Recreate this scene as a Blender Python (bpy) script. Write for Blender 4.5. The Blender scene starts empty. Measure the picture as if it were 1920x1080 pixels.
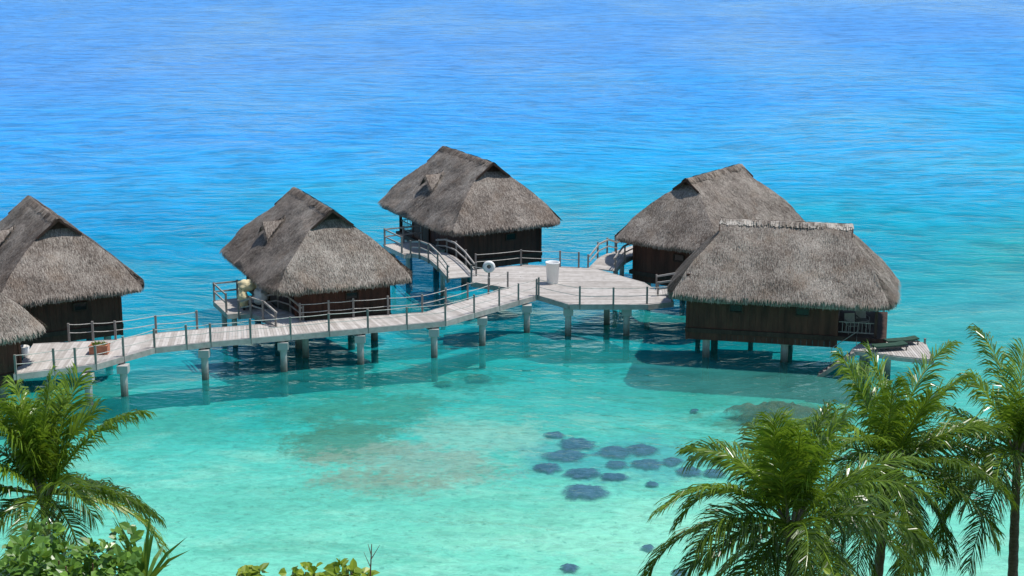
import bpy, math, random
from mathutils import Vector, Matrix, noise
R=math.radians
random.seed(11)
sc=bpy.context.scene
COL=sc.collection
F=3200.0; PT=R(14); H=26.0
cp,sp=math.cos(PT),math.sin(PT)
def ray(u,v):
    d=(540-v)/F
    return Vector(((u-960)/F, cp+sp*d, -sp+cp*d))
def P(u,v,z=0.0):
    r=ray(u,v); return Vector((0,0,H))+r*((z-H)/r.z)
def PD(u,v,t): return Vector((0,0,H))+ray(u,v)*t
def lerp(a,b,t): return a+(b-a)*t
def clamp(x,a=0.,b=1.): return max(a,min(b,x))

# ---------------------------------------------------------------- camera
cam=bpy.data.cameras.new('camera'); co=bpy.data.objects.new('camera',cam); COL.objects.link(co)
co.location=(0,0,H); co.rotation_euler=(R(76),0,0); cam.lens=60; cam.sensor_width=36; cam.clip_end=9000; cam.clip_start=.5
sc.camera=co
sc.view_settings.view_transform='Standard'; sc.view_settings.look='None'; sc.view_settings.exposure=0

# ---------------------------------------------------------------- light
EL=R(66); AZ=(0.80,0.10)
w=bpy.data.worlds.new('World'); sc.world=w; w.use_nodes=True
nt=w.node_tree; bg=nt.nodes['Background']; sky=nt.nodes.new('ShaderNodeTexSky'); sky.sky_type='NISHITA'
sky.sun_disc=False; sky.sun_elevation=EL; sky.sun_rotation=math.atan2(AZ[0],AZ[1]); sky.air_density=1.0; sky.dust_density=.1; sky.ozone_density=1.5
nt.links.new(sky.outputs[0],bg.inputs[0]); bg.inputs[1].default_value=.13
sl=bpy.data.lights.new('sun','SUN'); sl.energy=4.4; sl.angle=R(.5); sl.color=(1,.96,.90)
so=bpy.data.objects.new('sun',sl); COL.objects.link(so)
a=Vector((AZ[0],AZ[1],0)).normalized()*math.cos(EL); sd=Vector((a.x,a.y,math.sin(EL)))
so.rotation_euler=sd.to_track_quat('Z','Y').to_euler(); so.location=(30,20,60)

# ---------------------------------------------------------------- materials
class N:
    def __init__(s,name):
        s.m=bpy.data.materials.new(name); s.m.use_nodes=True; s.t=s.m.node_tree
        for n in list(s.t.nodes): s.t.nodes.remove(n)
        s.out=s.t.nodes.new('ShaderNodeOutputMaterial')
    def n(s,typ,ins={},**kw):
        x=s.t.nodes.new('ShaderNode'+typ)
        for k,v in kw.items(): setattr(x,k,v)
        for k,v in ins.items():
            if isinstance(v,bpy.types.NodeSocket): s.t.links.new(v,x.inputs[k])
            else:
                if isinstance(v,tuple) and len(v)==3 and x.inputs[k].type=='RGBA': v=(*v,1)
                x.inputs[k].default_value=v
        return x
    def pos(s): return s.n('NewGeometry').outputs['Position']
    def scaled(s,vec,sc_,rot=0.): return s.n('Mapping',{'Vector':vec,'Scale':sc_,'Rotation':(0.,0.,rot)}).outputs[0]
    def noise(s,vec,scale,detail=4,rough=.55,dist=0.):
        return s.n('TexNoise',{'Vector':vec,'Scale':scale,'Detail':detail,'Roughness':rough,'Distortion':dist}).outputs[0]
    def ramp(s,fac,stops,interp='LINEAR'):
        x=s.n('ValToRGB',{'Fac':fac}); cr=x.color_ramp; cr.interpolation=interp
        while len(cr.elements)<len(stops): cr.elements.new(.5)
        for e,(p,c) in zip(cr.elements,stops):
            e.position=p; e.color=(*c,1) if isinstance(c,tuple) else (c,c,c,1)
        return x.outputs[0]
    def mixc(s,f,a_,b_,mode='MIX'):
        x=s.n('Mix',data_type='RGBA',blend_type=mode)
        for k,v in ((0,f),(6,a_),(7,b_)):
            if isinstance(v,bpy.types.NodeSocket): s.t.links.new(v,x.inputs[k])
            else: x.inputs[k].default_value=(*v,1) if isinstance(v,tuple) else v
        return x.outputs[2]
    def math(s,op,a_,b_=0.,c_=0.,cl=False):
        x=s.n('Math',operation=op,use_clamp=cl)
        for k,v in enumerate((a_,b_,c_)):
            if isinstance(v,bpy.types.NodeSocket): s.t.links.new(v,x.inputs[k])
            else: x.inputs[k].default_value=v
        return x.outputs[0]
    def maprange(s,v,a_,b_,c_=0.,d_=1.,smooth=True):
        x=s.n('MapRange',{'Value':v,'From Min':a_,'From Max':b_,'To Min':c_,'To Max':d_})
        if smooth: x.interpolation_type='SMOOTHSTEP'
        return x.outputs[0]
    def shade(s): return s.n('Attribute',attribute_name='shade').outputs['Fac']
    def bump(s,h,strength=.5,dist=.05,normal=None):
        d={'Height':h,'Strength':strength,'Distance':dist}
        if normal: d['Normal']=normal
        return s.n('Bump',d).outputs[0]
    def surf(s,sock): s.t.links.new(sock,s.out.inputs[0]); return s.m
    def pbr(s,col,rough=.8,normal=None,metal=0.,spec=.3):
        d={'Base Color':col,'Roughness':rough,'Metallic':metal,'Specular IOR Level':spec}
        if normal: d['Normal']=normal
        return s.surf(s.n('BsdfPrincipled',d).outputs[0])

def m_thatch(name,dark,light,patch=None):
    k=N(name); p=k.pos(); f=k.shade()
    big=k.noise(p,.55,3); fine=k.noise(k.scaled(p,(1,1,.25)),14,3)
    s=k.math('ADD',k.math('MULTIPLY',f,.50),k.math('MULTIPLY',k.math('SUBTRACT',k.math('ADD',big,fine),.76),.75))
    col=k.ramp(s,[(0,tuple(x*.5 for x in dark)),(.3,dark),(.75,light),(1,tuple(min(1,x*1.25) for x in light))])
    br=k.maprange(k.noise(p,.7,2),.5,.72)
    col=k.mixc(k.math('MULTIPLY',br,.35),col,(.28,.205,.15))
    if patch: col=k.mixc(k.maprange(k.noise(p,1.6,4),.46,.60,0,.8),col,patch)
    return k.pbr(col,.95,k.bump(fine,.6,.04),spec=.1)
def m_wood(name,dark,light,scale=6,stretch=(1,1,.12),rough=.8,shd=.6):
    k=N(name); p=k.pos()
    n1=k.noise(k.scaled(p,stretch),scale,5); n2=k.noise(p,.8,2)
    s=k.math('ADD',k.math('MULTIPLY',n1,1.1-shd*.5),k.math('MULTIPLY',k.math('SUBTRACT',k.shade(),.5),shd))
    s=k.math('ADD',s,k.math('MULTIPLY',k.math('SUBTRACT',n2,.5),.5))
    return k.pbr(k.ramp(s,[(.15,dark),(.8,light)]),rough,k.bump(n1,.4,.02))
def m_plain(name,col,rough=.7,var=.35,scale=5):
    k=N(name); n1=k.noise(k.pos(),scale,4)
    c=k.ramp(n1,[(.25,tuple(x*(1-var) for x in col)),(.75,tuple(min(1,x*(1+var*.6)) for x in col))])
    return k.pbr(c,rough,k.bump(n1,.2,.01))
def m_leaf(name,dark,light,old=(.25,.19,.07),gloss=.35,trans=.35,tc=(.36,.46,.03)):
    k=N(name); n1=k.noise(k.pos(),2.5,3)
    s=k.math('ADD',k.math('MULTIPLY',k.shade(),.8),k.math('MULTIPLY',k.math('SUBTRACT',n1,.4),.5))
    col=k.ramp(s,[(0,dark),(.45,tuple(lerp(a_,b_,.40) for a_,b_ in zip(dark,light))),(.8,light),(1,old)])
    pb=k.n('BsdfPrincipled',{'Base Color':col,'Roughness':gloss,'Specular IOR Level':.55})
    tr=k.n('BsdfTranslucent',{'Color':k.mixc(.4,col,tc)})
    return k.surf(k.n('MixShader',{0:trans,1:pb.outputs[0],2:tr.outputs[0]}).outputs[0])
def m_pile():
    k=N('pile_concrete'); p=k.pos(); z=k.n('SeparateXYZ',{0:p}).outputs[2]
    n1=k.noise(p,5,4)
    zz=k.math('ADD',z,k.math('MULTIPLY',n1,.5))
    c=k.ramp(k.maprange(zz,-1.4,1.6,0,1,False),[(0,(.04,.17,.15)),(.38,(.05,.14,.12)),(.52,(.06,.065,.055)),(.66,(.19,.18,.165)),(.85,(.42,.41,.39))])
    return k.pbr(c,.85,k.bump(n1,.5,.03))

M={}
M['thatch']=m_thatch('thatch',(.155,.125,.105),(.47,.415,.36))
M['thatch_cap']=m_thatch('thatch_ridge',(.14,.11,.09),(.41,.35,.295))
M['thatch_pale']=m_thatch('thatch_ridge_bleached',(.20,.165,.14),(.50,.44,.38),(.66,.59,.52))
M['wall']=m_wood('dark_boards',(.034,.014,.010),(.12,.045,.029),4,(1,1,.15),.7,.2)
M['trim']=m_wood('trim_wood',(.03,.018,.013),(.10,.06,.045),5)
M['deck']=m_wood('weathered_deck',(.37,.335,.30),(.60,.56,.52),3,(1,1,1),.85,.5)
M['beam']=m_wood('weathered_beam',(.26,.24,.22),(.50,.465,.43),4,(1,1,1),.85,.4)
M['post']=m_wood('weathered_post',(.17,.155,.14),(.36,.325,.30),6)
M['rope']=m_plain('rope',(.55,.52,.48),.9)
M['pile']=m_pile()
M['white']=m_plain('white_plastic',(.82,.82,.80),.35,.06)
M['terra']=m_plain('terracotta',(.50,.20,.12),.8)
M['cream']=m_plain('cream_linen',(.72,.62,.38),.9,.2)
M['linen']=m_plain('white_linen',(.82,.82,.80),.9,.1)
M['green_cushion']=m_plain('green_cushion',(.03,.075,.05),.8)
M['darkmetal']=m_plain('dark_metal',(.06,.06,.06),.5)
M['glass']=m_plain('dark_pane',(.012,.014,.016),.12,.2)
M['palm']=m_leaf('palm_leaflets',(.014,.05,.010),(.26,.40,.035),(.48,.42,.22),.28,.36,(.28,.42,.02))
M['trunk']=m_wood('palm_trunk',(.10,.075,.055),(.30,.25,.20),8,(1,1,2.5))
M['shrub']=m_leaf('shrub_leaves',(.05,.14,.02),(.26,.46,.07),(.35,.42,.07),.35,.3)
M['yshrub']=m_leaf('yellow_shrub_leaves',(.14,.24,.02),(.50,.58,.05),(.55,.55,.10),.4,.4)
M['twig']=m_plain('twig',(.14,.06,.04),.8)
M['stem']=m_plain('stem',(.16,.11,.06),.8)

def m_coral(name,a_,b_,f0=.42,f1=1.0,amp=1.0):
    # the shade attribute grows from the crown (0) to the rim (1): the rim thins out into the sand
    k=N(name); p=k.pos(); n1=k.noise(p,2.5,6,.7); v=k.n('TexVoronoi',{'Vector':p,'Scale':4.}).outputs[0]
    s=k.math('ADD',k.math('MULTIPLY',k.math('SUBTRACT',n1,.5),1.6),k.math('ADD',k.math('MULTIPLY',v,.35),.35))
    pb=k.n('BsdfDiffuse',{'Color':k.ramp(s,[(.15,a_),(.9,b_)]),'Normal':k.bump(s,.5,.05)}).outputs[0]
    e=k.math('ADD',k.shade(),k.math('MULTIPLY',k.math('SUBTRACT',k.noise(p,3.,6,.75),.5),amp))
    tr=k.n('BsdfTransparent').outputs[0]
    return k.surf(k.n('MixShader',{0:k.maprange(e,f0,f1),1:pb,2:tr}).outputs[0])
M['coral']=m_coral('submerged_coral',(.008,.015,.07),(.09,.11,.24))
M['reef']=m_coral('reef_rock',(.03,.024,.012),(.16,.115,.06),.6,1.02,.7)
M['reef_shaded']=m_coral('shaded_reef_rock',(.015,.06,.04),(.05,.17,.12))  # darker, greener reef copy with the walkway's shade put into its colour

# ---------------------------------------------------------------- mesh builder
class MB:
    def __init__(s): s.v=[]; s.f=[]; s.s=[]
    def face(s,pts,sh=.5):
        i=len(s.v); s.v.extend(pts); s.f.append(tuple(range(i,i+len(pts)))); s.s.append(sh)
    def box6(s,c,sh=.5):
        i=len(s.v); s.v.extend(c)
        for q in ((3,2,1,0),(4,5,6,7),(0,1,5,4),(1,2,6,5),(2,3,7,6),(3,0,4,7)):
            s.f.append(tuple(i+k for k in q)); s.s.append(sh)
    def box(s,x0,x1,y0,y1,z0,z1,sh=.5):
        s.box6([Vector(p) for p in ((x0,y0,z0),(x1,y0,z0),(x1,y1,z0),(x0,y1,z0),(x0,y0,z1),(x1,y0,z1),(x1,y1,z1),(x0,y1,z1))],sh)
    def beam(s,a_,b_,wd,ht,sh=.5,up=Vector((0,0,1))):
        a_=Vector(a_); b_=Vector(b_); d=(b_-a_).normalized()
        if abs(d.dot(up))>.99: up=Vector((0,1,0))
        sx=d.cross(up).normalized()*wd/2; uz=sx.cross(d).normalized()*ht/2
        s.box6([a_-sx-uz,a_+sx-uz,b_+sx-uz,b_-sx-uz,a_-sx+uz,a_+sx+uz,b_+sx+uz,b_-sx+uz],sh)
    def tube(s,pts,rad,n=7,sh=.5,cap=True):
        pts=[Vector(p) for p in pts]
        if not isinstance(rad,(list,tuple)): rad=[rad]*len(pts)
        i0=len(s.v)
        for k,p in enumerate(pts):
            d=(pts[min(k+1,len(pts)-1)]-pts[max(k-1,0)]).normalized()
            u=Vector((0,0,1)) if abs(d.z)<.9 else Vector((1,0,0))
            sx=d.cross(u).normalized(); sy=sx.cross(d)
            for j in range(n):
                an=2*math.pi*j/n; s.v.append(p+(sx*math.cos(an)+sy*math.sin(an))*rad[k])
        for k in range(len(pts)-1):
            for j in range(n):
                a_=i0+k*n+j; b_=i0+k*n+(j+1)%n
                s.f.append((a_,b_,b_+n,a_+n)); s.s.append(sh)
        if cap:
            s.f.append(tuple(i0+j for j in range(n))); s.s.append(sh)
            s.f.append(tuple(i0+(len(pts)-1)*n+j for j in reversed(range(n)))); s.s.append(sh)
    def grid(s,fn,nu,nv,sh=.5):
        i0=len(s.v)
        for a_ in range(nu+1):
            for b_ in range(nv+1): s.v.append(fn(a_/nu,b_/nv))
        for a_ in range(nu):
            for b_ in range(nv):
                q=i0+a_*(nv+1)+b_
                s.f.append((q,q+1,q+nv+2,q+nv+1)); s.s.append(sh((a_+.5)/nu) if callable(sh) else sh)
    def build(s,name,mat,parent=None,off=None,smooth=False):
        off=off if off is not None else Vector((0,0,0))
        me=bpy.data.meshes.new(name); me.from_pydata([tuple(Vector(v)-off) for v in s.v],[],s.f)
        at=me.attributes.new('shade','FLOAT','FACE'); at.data.foreach_set('value',[float(x) for x in s.s])
        if smooth: me.polygons.foreach_set('use_smooth',[True]*len(me.polygons))
        me.materials.append(mat); me.update()
        o=bpy.data.objects.new(name,me); COL.objects.link(o)
        if parent: o.parent=parent
        else: o.location=off
        return o
def tag(o,label=None,cat=None,group=None,kind=None):
    for k,v in (('label',label),('category',cat),('group',group),('kind',kind)):
        if v: o[k]=v
    return o
def empty(name,loc,label,cat,group=None,rz=0):
    o=bpy.data.objects.new(name,None); COL.objects.link(o); o.location=loc; o.rotation_euler=(0,0,rz)
    return tag(o,label,cat,group)

# ---------------------------------------------------------------- water and sea bed
def bedz(x,y):
    if y<56: return -1.35+ (56-y)*.12
    if y<92: return -1.35
    if y<120: return -1.35-(y-92)/28*2.2
    if y<220: return -3.55-(y-120)/100*5
    return -8.55
def seabed():
    mb=MB(); ys=[30,40,50,56,62,70,80,86,92,98,105,112,120,140,160,190,220,320,600,1500,4000]; xs=[-3000,-800,-250,-120,-60,-30,0,30,60,120,250,800,3000]
    for y in ys:
        for x in xs: mb.v.append(Vector((x,y,bedz(x,y))))
    n=len(xs)
    for i in range(len(ys)-1):
        for j in range(n-1):
            q=i*n+j; mb.f.append((q,q+1,q+n+1,q+n)); mb.s.append(.5)
    k=N('lagoon_sand'); p=k.pos(); xyz=k.n('SeparateXYZ',{0:p}); X=xyz.outputs[0]; Y=xyz.outputs[1]
    wn=k.noise(p,.06,4,.6)
    yy=k.math('ADD',Y,k.math('MULTIPLY',k.math('SUBTRACT',wn,.5),22.))
    yy=k.math('ADD',yy,k.math('MULTIPLY',X,-.08))
    t=k.maprange(yy,55,235,0,1,False)
    col=k.ramp(t,[(0,(.34,.68,.53)),(.07,(.23,.63,.50)),(.13,(.09,.52,.45)),(.18,(.018,.40,.38)),(.24,(.006,.36,.43)),(.34,(.003,.33,.54)),(.60,(.004,.27,.60)),(.85,(.01,.21,.58)),(1,(.02,.20,.56))])
    near=k.maprange(Y,94,76,0,1)
    wn2=k.noise(k.scaled(p,(.5,1.1,1)),.36,7,.68,.5)
    col=k.mixc(k.math('MULTIPLY',k.math('MULTIPLY',k.maprange(wn2,.46,.64),near),.42),col,(.48,.73,.58))
    alg=k.math('MULTIPLY',k.maprange(k.noise(k.scaled(p,(.5,1,1)),.25,8,.74,.6),.52,.66),near)
    col=k.mixc(k.math('MULTIPLY',alg,.5),col,(.05,.33,.24))
    wob=k.noise(p,.35,3,.5)
    def blob(cx,cy,rx,ry,c,amt,edge=.5,nz=2.2,ns=.8):
        nonlocal col
        dx=k.math('DIVIDE',k.math('SUBTRACT',X,cx),rx); dy=k.math('DIVIDE',k.math('SUBTRACT',Y,cy),ry)
        d=k.math('SQRT',k.math('ADD',k.math('MULTIPLY',dx,dx),k.math('MULTIPLY',dy,dy)))
        d=k.math('ADD',d,k.math('MULTIPLY',k.math('SUBTRACT',k.noise(p,ns,8,.85),.5),nz))
        d=k.math('ADD',d,k.math('MULTIPLY',k.math('SUBTRACT',wob,.5),2.2))
        col=k.mixc(k.math('MULTIPLY',k.maprange(d,1.0+edge*.5,1.0-edge*.5),amt),col,c)
    def bp(u,v): return P(u,v,-1.35)
    q=bp(560,775); blob(q.x,q.y,2.6,2.8,(.05,.27,.19),.6,.9,4.2,1.2)
    q=bp(690,775); blob(q.x,q.y,3.0,3.4,(.07,.25,.17),.8,.7,4.2,1.2)
    q=bp(650,825); blob(q.x,q.y,2.4,3.0,(.10,.20,.12),.8,.6,4.4,1.5)
    q=bp(620,725); blob(q.x,q.y,3.6,2.0,(.03,.27,.20),.6,.8)
    q=bp(900,820); blob(q.x,q.y,3.6,3.0,(.50,.58,.47),.5,.8,3.)
    q=bp(770,875); blob(q.x,q.y,3.8,2.8,(.38,.36,.29),.7,.9,4.4,1.4)
    q=bp(700,900); blob(q.x,q.y,2.8,1.8,(.30,.28,.20),.55,.8,4.4,1.4)
    q=bp(330,800); blob(q.x,q.y,4.0,2.5,(.10,.40,.30),.6,.8,3.4)
    q=bp(1170,862); blob(q.x,q.y,4.2,2.9,(.05,.29,.35),.65,.9,3.2,1.2)
    q=bp(1160,1000); blob(q.x,q.y,6.0,3.4,(.44,.74,.58),.6,.8,3.)
    q=bp(1340,740); blob(q.x,q.y,7.0,2.6,(.02,.30,.22),.5,.9)  # deeper green painted on the bed for the shade beneath the near-right bungalow
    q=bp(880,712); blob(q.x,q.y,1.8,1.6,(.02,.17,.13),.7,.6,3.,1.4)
    q=bp(1465,780); blob(q.x,q.y,3.2,2.2,(.08,.16,.09),.7,.6,2.8,1.4)
    q=bp(900,960); blob(q.x,q.y,6.0,2.4,(.14,.50,.38),.5,.8,3.4)
    q=bp(420,940); blob(q.x,q.y,5.0,2.6,(.13,.48,.38),.5,.8,3.4)
    rip_caustic=k.noise(k.scaled(p,(1,1.5,1)),1.5,8,.72,.9)
    col=k.mixc(1.,col,k.ramp(rip_caustic,[(.36,.74),(.5,.98),(.64,1.15)]),'MULTIPLY')  # sand ripple tone plus caustic-like light mottling, multiplied into the bed colour
    sp_=k.math('MULTIPLY',k.maprange(k.noise(p,2.2,4),.61,.68),near)
    col=k.mixc(k.math('MULTIPLY',sp_,.5),col,(.07,.25,.20))
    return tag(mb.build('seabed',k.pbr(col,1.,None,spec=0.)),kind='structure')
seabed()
def water():
    mb=MB(); mb.face([Vector((-3000,28,0)),Vector((3000,28,0)),Vector((3000,4000,0)),Vector((-3000,4000,0))])
    k=N('lagoon_water'); p=k.pos(); xyz=k.n('SeparateXYZ',{0:p}); X=xyz.outputs[0]; Y=xyz.outputs[1]
    # gently curved swell: coordinates bent by a slow noise
    bend=k.math('MULTIPLY',k.noise(k.scaled(p,(1,1,1)),.018,2,.5),26.)
    comb=k.n('CombineXYZ',{0:X,1:k.math('ADD',Y,bend),2:0.}).outputs[0]
    a_=k.noise(k.scaled(comb,(.55,1.,1),.08),.85,3,.55,.4)
    b_=k.noise(k.scaled(comb,(.42,1.,1),-.10),.40,3,.5,.5)
    c_=k.noise(k.scaled(p,(.7,1.,1)),2.4,3,.6,.3)
    patch=k.maprange(k.noise(k.scaled(p,(.5,1,1)),.04,4,.6,.5),.38,.64,.40,1.)
    h=k.math('ADD',k.math('MULTIPLY',a_,.85),k.math('ADD',k.math('MULTIPLY',b_,1.0),k.math('MULTIPLY',c_,.25)))
    h=k.math('MULTIPLY',h,k.math('MULTIPLY',patch,k.maprange(Y,60,125,.55,1.0)))
    nrm=k.bump(h,1.,.38)
    fr=k.n('Fresnel',{'IOR':1.30,'Normal':nrm}).outputs[0]
    slick=k.maprange(k.noise(k.scaled(p,(1.3,.45,1)),.03,2,.5,.3),.38,.64,.65,1.3)
    fr=k.math('MULTIPLY',fr,k.math('MULTIPLY',slick,k.maprange(Y,80,130,.8,.5)),cl=True)
    gl=k.n('BsdfGlossy',{'Color':(.68,.90,1.),'Roughness':.12,'Normal':nrm}).outputs[0]
    tr=k.n('BsdfTransparent',{'Color':(.88,.98,.96)}).outputs[0]
    big=k.noise(k.scaled(p,(.5,1.2,1)),.035,4,.55,.6)
    t=k.maprange(k.math('ADD',Y,k.math('ADD',k.math('MULTIPLY',k.math('SUBTRACT',big,.5),80.),k.math('MULTIPLY',X,-.5))),60,240,0,1,False)
    bc=k.ramp(t,[(0,(.24,.62,.50)),(.15,(.03,.46,.43)),(.28,(.003,.40,.56)),(.45,(.004,.35,.69)),(.7,(.022,.30,.74)),(1,(.06,.28,.70))])
    wv=k.math('ADD',k.math('MULTIPLY',a_,.5),k.math('MULTIPLY',b_,.5))
    bc=k.mixc(1.,bc,k.ramp(wv,[(.38,.72),(.5,.98),(.62,1.18)]),'MULTIPLY')
    df=k.n('BsdfDiffuse',{'Color':bc,'Normal':nrm}).outputs[0]
    body=k.n('MixShader',{0:k.maprange(Y,65,160,.17,.88),1:tr,2:df}).outputs[0]
    return tag(mb.build('water',k.surf(k.n('MixShader',{0:fr,1:body,2:gl}).outputs[0])),kind='structure')
water()
def hz(x,y): return max(-1.5,(50-y)*.40 if y<50 else (50-y)*.2)
mb=MB()
def hf(a_,b_):
    x=lerp(-90,90,a_); y=lerp(-25,56,b_); return Vector((x,y,hz(x,y)+.5*noise.noise(Vector((x,y,0))*.2)))
mb.grid(hf,60,36)
k=N('hillside_grass'); n1=k.noise(k.pos(),1.2,6,.7)
tag(mb.build('hillside',k.pbr(k.ramp(n1,[(.3,(.03,.06,.012)),(.7,(.09,.13,.03))]),.95,k.bump(n1,.8,.2)),smooth=True),kind='structure')

# ---------------------------------------------------------------- bungalows
def bungalow(mid,rz,label,hw=4.2,hl=6.0,zr=7.6,ze=3.9,rg=3.65,kh=1.08,cap='thatch_cap',seed=1,dormer=True,landing=True,floor_y1=5.2):
    rnd=random.Random(seed)
    root=empty('thatched_bungalow',(mid[0],mid[1],0),label,'bungalow',None,rz)
    k=(zr-ze)/hw; zf=ze+(hl-rg)*kh
    def nf(z): return rg if z>=zf else hl-(z-ze)/kh
    def rnd_corner(v):
        c=1.7; ax=abs(v.x)-(hw-c); ay=abs(v.y)-(hl-c)
        if ax>0 and ay>0 and v.z<ze+1.7:
            w_=clamp((ze+1.7-v.z)/1.1)
            cx,cy=ax/c,ay/c; r=math.hypot(cx,cy); f=lerp(1,max(cx,cy)/r,.85*w_)
            v=Vector((math.copysign(hw-c+cx*f*c,v.x),math.copysign(hl-c+cy*f*c,v.y),v.z))
        return v
    def disp(v,a_=.06):
        s_=clamp((zr-v.z)/(zr-ze)); 
        n_=noise.noise(v*.9+Vector((seed*7,0,0)))*a_*1.7+noise.noise(v*3.7+Vector((seed*3,0,0)))*a_*.4+.08*math.sin(math.pi*s_)-.10*math.exp(-(s_*18)**2)
        return rnd_corner(v)+Vector((0,0,n_))
    def side(sg,z,q): return Vector((sg*(zr-z)/k, -q*nf(z), z))
    def hip(en,z,q): return Vector((q*(zr-z)/k, -en*(hl-(z-ze)/kh), z))
    zt=min(zf+.45,zr-.45)
    mb=MB()
    for sg in (-1,1): mb.grid(lambda a_,b_:disp(side(sg,lerp(zr,ze,a_),b_*2-1)),28,48,.5)
    for en in (-1,1): mb.grid(lambda a_,b_:disp(hip(en,lerp(zt,ze,a_),b_*2-1)),22,28,.5)
    per=[]
    n=30
    for i in range(n): per.append(Vector((lerp(-hw,hw,i/n),-hl,ze)))
    for i in range(n): per.append(Vector((hw,lerp(-hl,hl,i/n),ze)))
    for i in range(n): per.append(Vector((lerp(hw,-hw,i/n),hl,ze)))
    for i in range(n): per.append(Vector((-hw,lerp(hl,-hl,i/n),ze)))
    def ring(ins,dz,a_=.05): 
        out=[]
        for p in per:
            q=rnd_corner(p.copy())
            q=Vector((q.x-math.copysign(min(ins,abs(q.x)),q.x)*(abs(q.x)/hw)**2, q.y-math.copysign(ins,q.y)*(abs(q.y)/hl)**2, ze+dz))
            out.append(q+Vector((0,0,noise.noise(q*2+Vector((seed,0,0)))*a_)))
        return out
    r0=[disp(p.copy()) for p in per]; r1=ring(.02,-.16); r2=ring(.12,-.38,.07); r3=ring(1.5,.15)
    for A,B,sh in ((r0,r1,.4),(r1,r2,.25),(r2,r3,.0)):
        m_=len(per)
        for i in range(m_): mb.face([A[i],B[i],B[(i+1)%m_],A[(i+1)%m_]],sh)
    def blade(p,down,cr,nm,L,wd,lift,sh):
        j=rnd.gauss(0,.10); d=(down+cr*j).normalized(); c2=cr*wd/2
        a_=p+nm*.012; b_=p+d*L*.55+nm*lift*.75; c_=p+d*L+nm*lift*.6+Vector((0,0,-.02*L))
        mb.face([a_-c2,a_+c2,b_+c2,b_-c2],sh); mb.face([b_-c2,b_+c2,c_+c2*.3,c_-c2*.3],sh)
    def shv(): return clamp(rnd.betavariate(2.4,2.4)*.85+.12)
    for sg in (-1,1):
        dn=Vector((sg,0,-k)).normalized(); nm=Vector((sg*k,0,1)).normalized(); cr=Vector((0,1,0))
        cnt=0
        while cnt<14000:
            z=lerp(zr,ze,rnd.random()); 
            if rnd.random()>nf(z)/hl: continue
            p=disp(side(sg,z,rnd.uniform(-1,1))); cnt+=1
            blade(p,dn,cr,nm,rnd.uniform(.15,.36),rnd.uniform(.016,.034),rnd.uniform(.004,.034),shv())
    for en in (-1,1):
        dn=Vector((0,-en,-kh)).normalized(); nm=Vector((0,-en*kh,1)).normalized(); cr=Vector((1,0,0))
        cnt=0
        while cnt<8000:
            z=lerp(zt,ze,rnd.random())
            if rnd.random()>((zr-z)/k)/hw: continue
            p=disp(hip(en,z,rnd.uniform(-1,1))); cnt+=1
            blade(p,dn,cr,nm,rnd.uniform(.15,.36),rnd.uniform(.016,.034),rnd.uniform(.004,.034),shv())
    m_=len(per)
    for i in range(3600):
        f=rnd.random()*m_; a_=int(f)%m_; b_=(a_+1)%m_; w_=f-int(f); lv=rnd.random()
        top=r0[a_].lerp(r0[b_],w_); bot=r1[a_].lerp(r1[b_],w_)
        p=top.lerp(bot,lv); o_=Vector((p.x/hw**2,p.y/hl**2,0)).normalized(); cr=(r0[b_]-r0[a_]).normalized()
        dn=(Vector((0,0,-1))+o_*rnd.uniform(-.1,.3)).normalized()
        blade(p,dn,cr,o_,rnd.uniform(.12,.30),rnd.uniform(.025,.045),rnd.uniform(.0,.03),clamp(rnd.random()*.9))
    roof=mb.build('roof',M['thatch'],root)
    mb=MB()
    for i in range(900):
        y=rnd.uniform(-rg,rg); sg=rnd.choice((-1,1)); p=Vector((sg*rnd.uniform(0,.12),y,zr-.02+.05*noise.noise(Vector((0,y*1.3,seed)))))
        d=Vector((sg,rnd.gauss(0,.2),-k*.9)).normalized(); c2=Vector((0,.03,0)); L=rnd.uniform(.2,.45)
        mb.face([p-c2,p+c2,p+d*L+c2,p+d*L-c2],rnd.random())
    mb.grid(lambda a_,b_:Vector(((b_*2-1)*.30,lerp(-rg-.02,rg+.02,a_),zr-.02-(abs(b_*2-1)**1.5)*.28*k+.05*noise.noise(Vector((0,a_*9,seed))))),24,6,.55)
    mb.build('ridge_cap',M[cap],roof)
    for en in (-1,1):
        mb=MB(); nh=hl-(zt-ze)/kh; n_=-en*(nh+.02); t2=(zr-zt+.1)/k
        mb.face([Vector((0,n_,zr-.06)),Vector((-t2,n_,zt-.1)),Vector((t2,n_,zt-.1))],.2)
        xf=(zr-zf)/k
        for sg in (-1,1):
            mb.beam(Vector((0,-en*(rg+.03),zr-.10)),Vector((sg*xf*.9,-en*(rg+.03),lerp(zr,zf,.9)+.04)),.06,.12,.5)
        mb.build('gable_board',M['trim'],roof)
    if dormer:
        mb=MB(); zd=zr-1.4; x0=(zr-zd)/k-.1; x1=x0+1.3; hn=.9; yc=.5
        def dp(sg,a_,b_):
            xx=lerp(x0,x1,a_); zs=zr-k*xx; zz=lerp(zd,zs+.20,b_); yy=yc+sg*hn*b_*a_ if a_>0 else yc
            return disp(Vector((-xx,yy,zz+.06)),.04)
        for sg in (-1,1):
            mb.grid(lambda a_,b_:dp(sg,a_,b_),8,6,.5)
            for i in range(300):
                a_=math.sqrt(rnd.random()); b_=rnd.random(); p=dp(sg,a_,b_)
                d=Vector((-.25,sg*.7,-.7)).normalized(); c2=Vector((.02,0,0)); L=rnd.uniform(.15,.32)
                mb.face([p+Vector((0,0,.02))-c2,p+Vector((0,0,.02))+c2,p+d*L+Vector((0,0,.05))],rnd.random()*.8)
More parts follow.
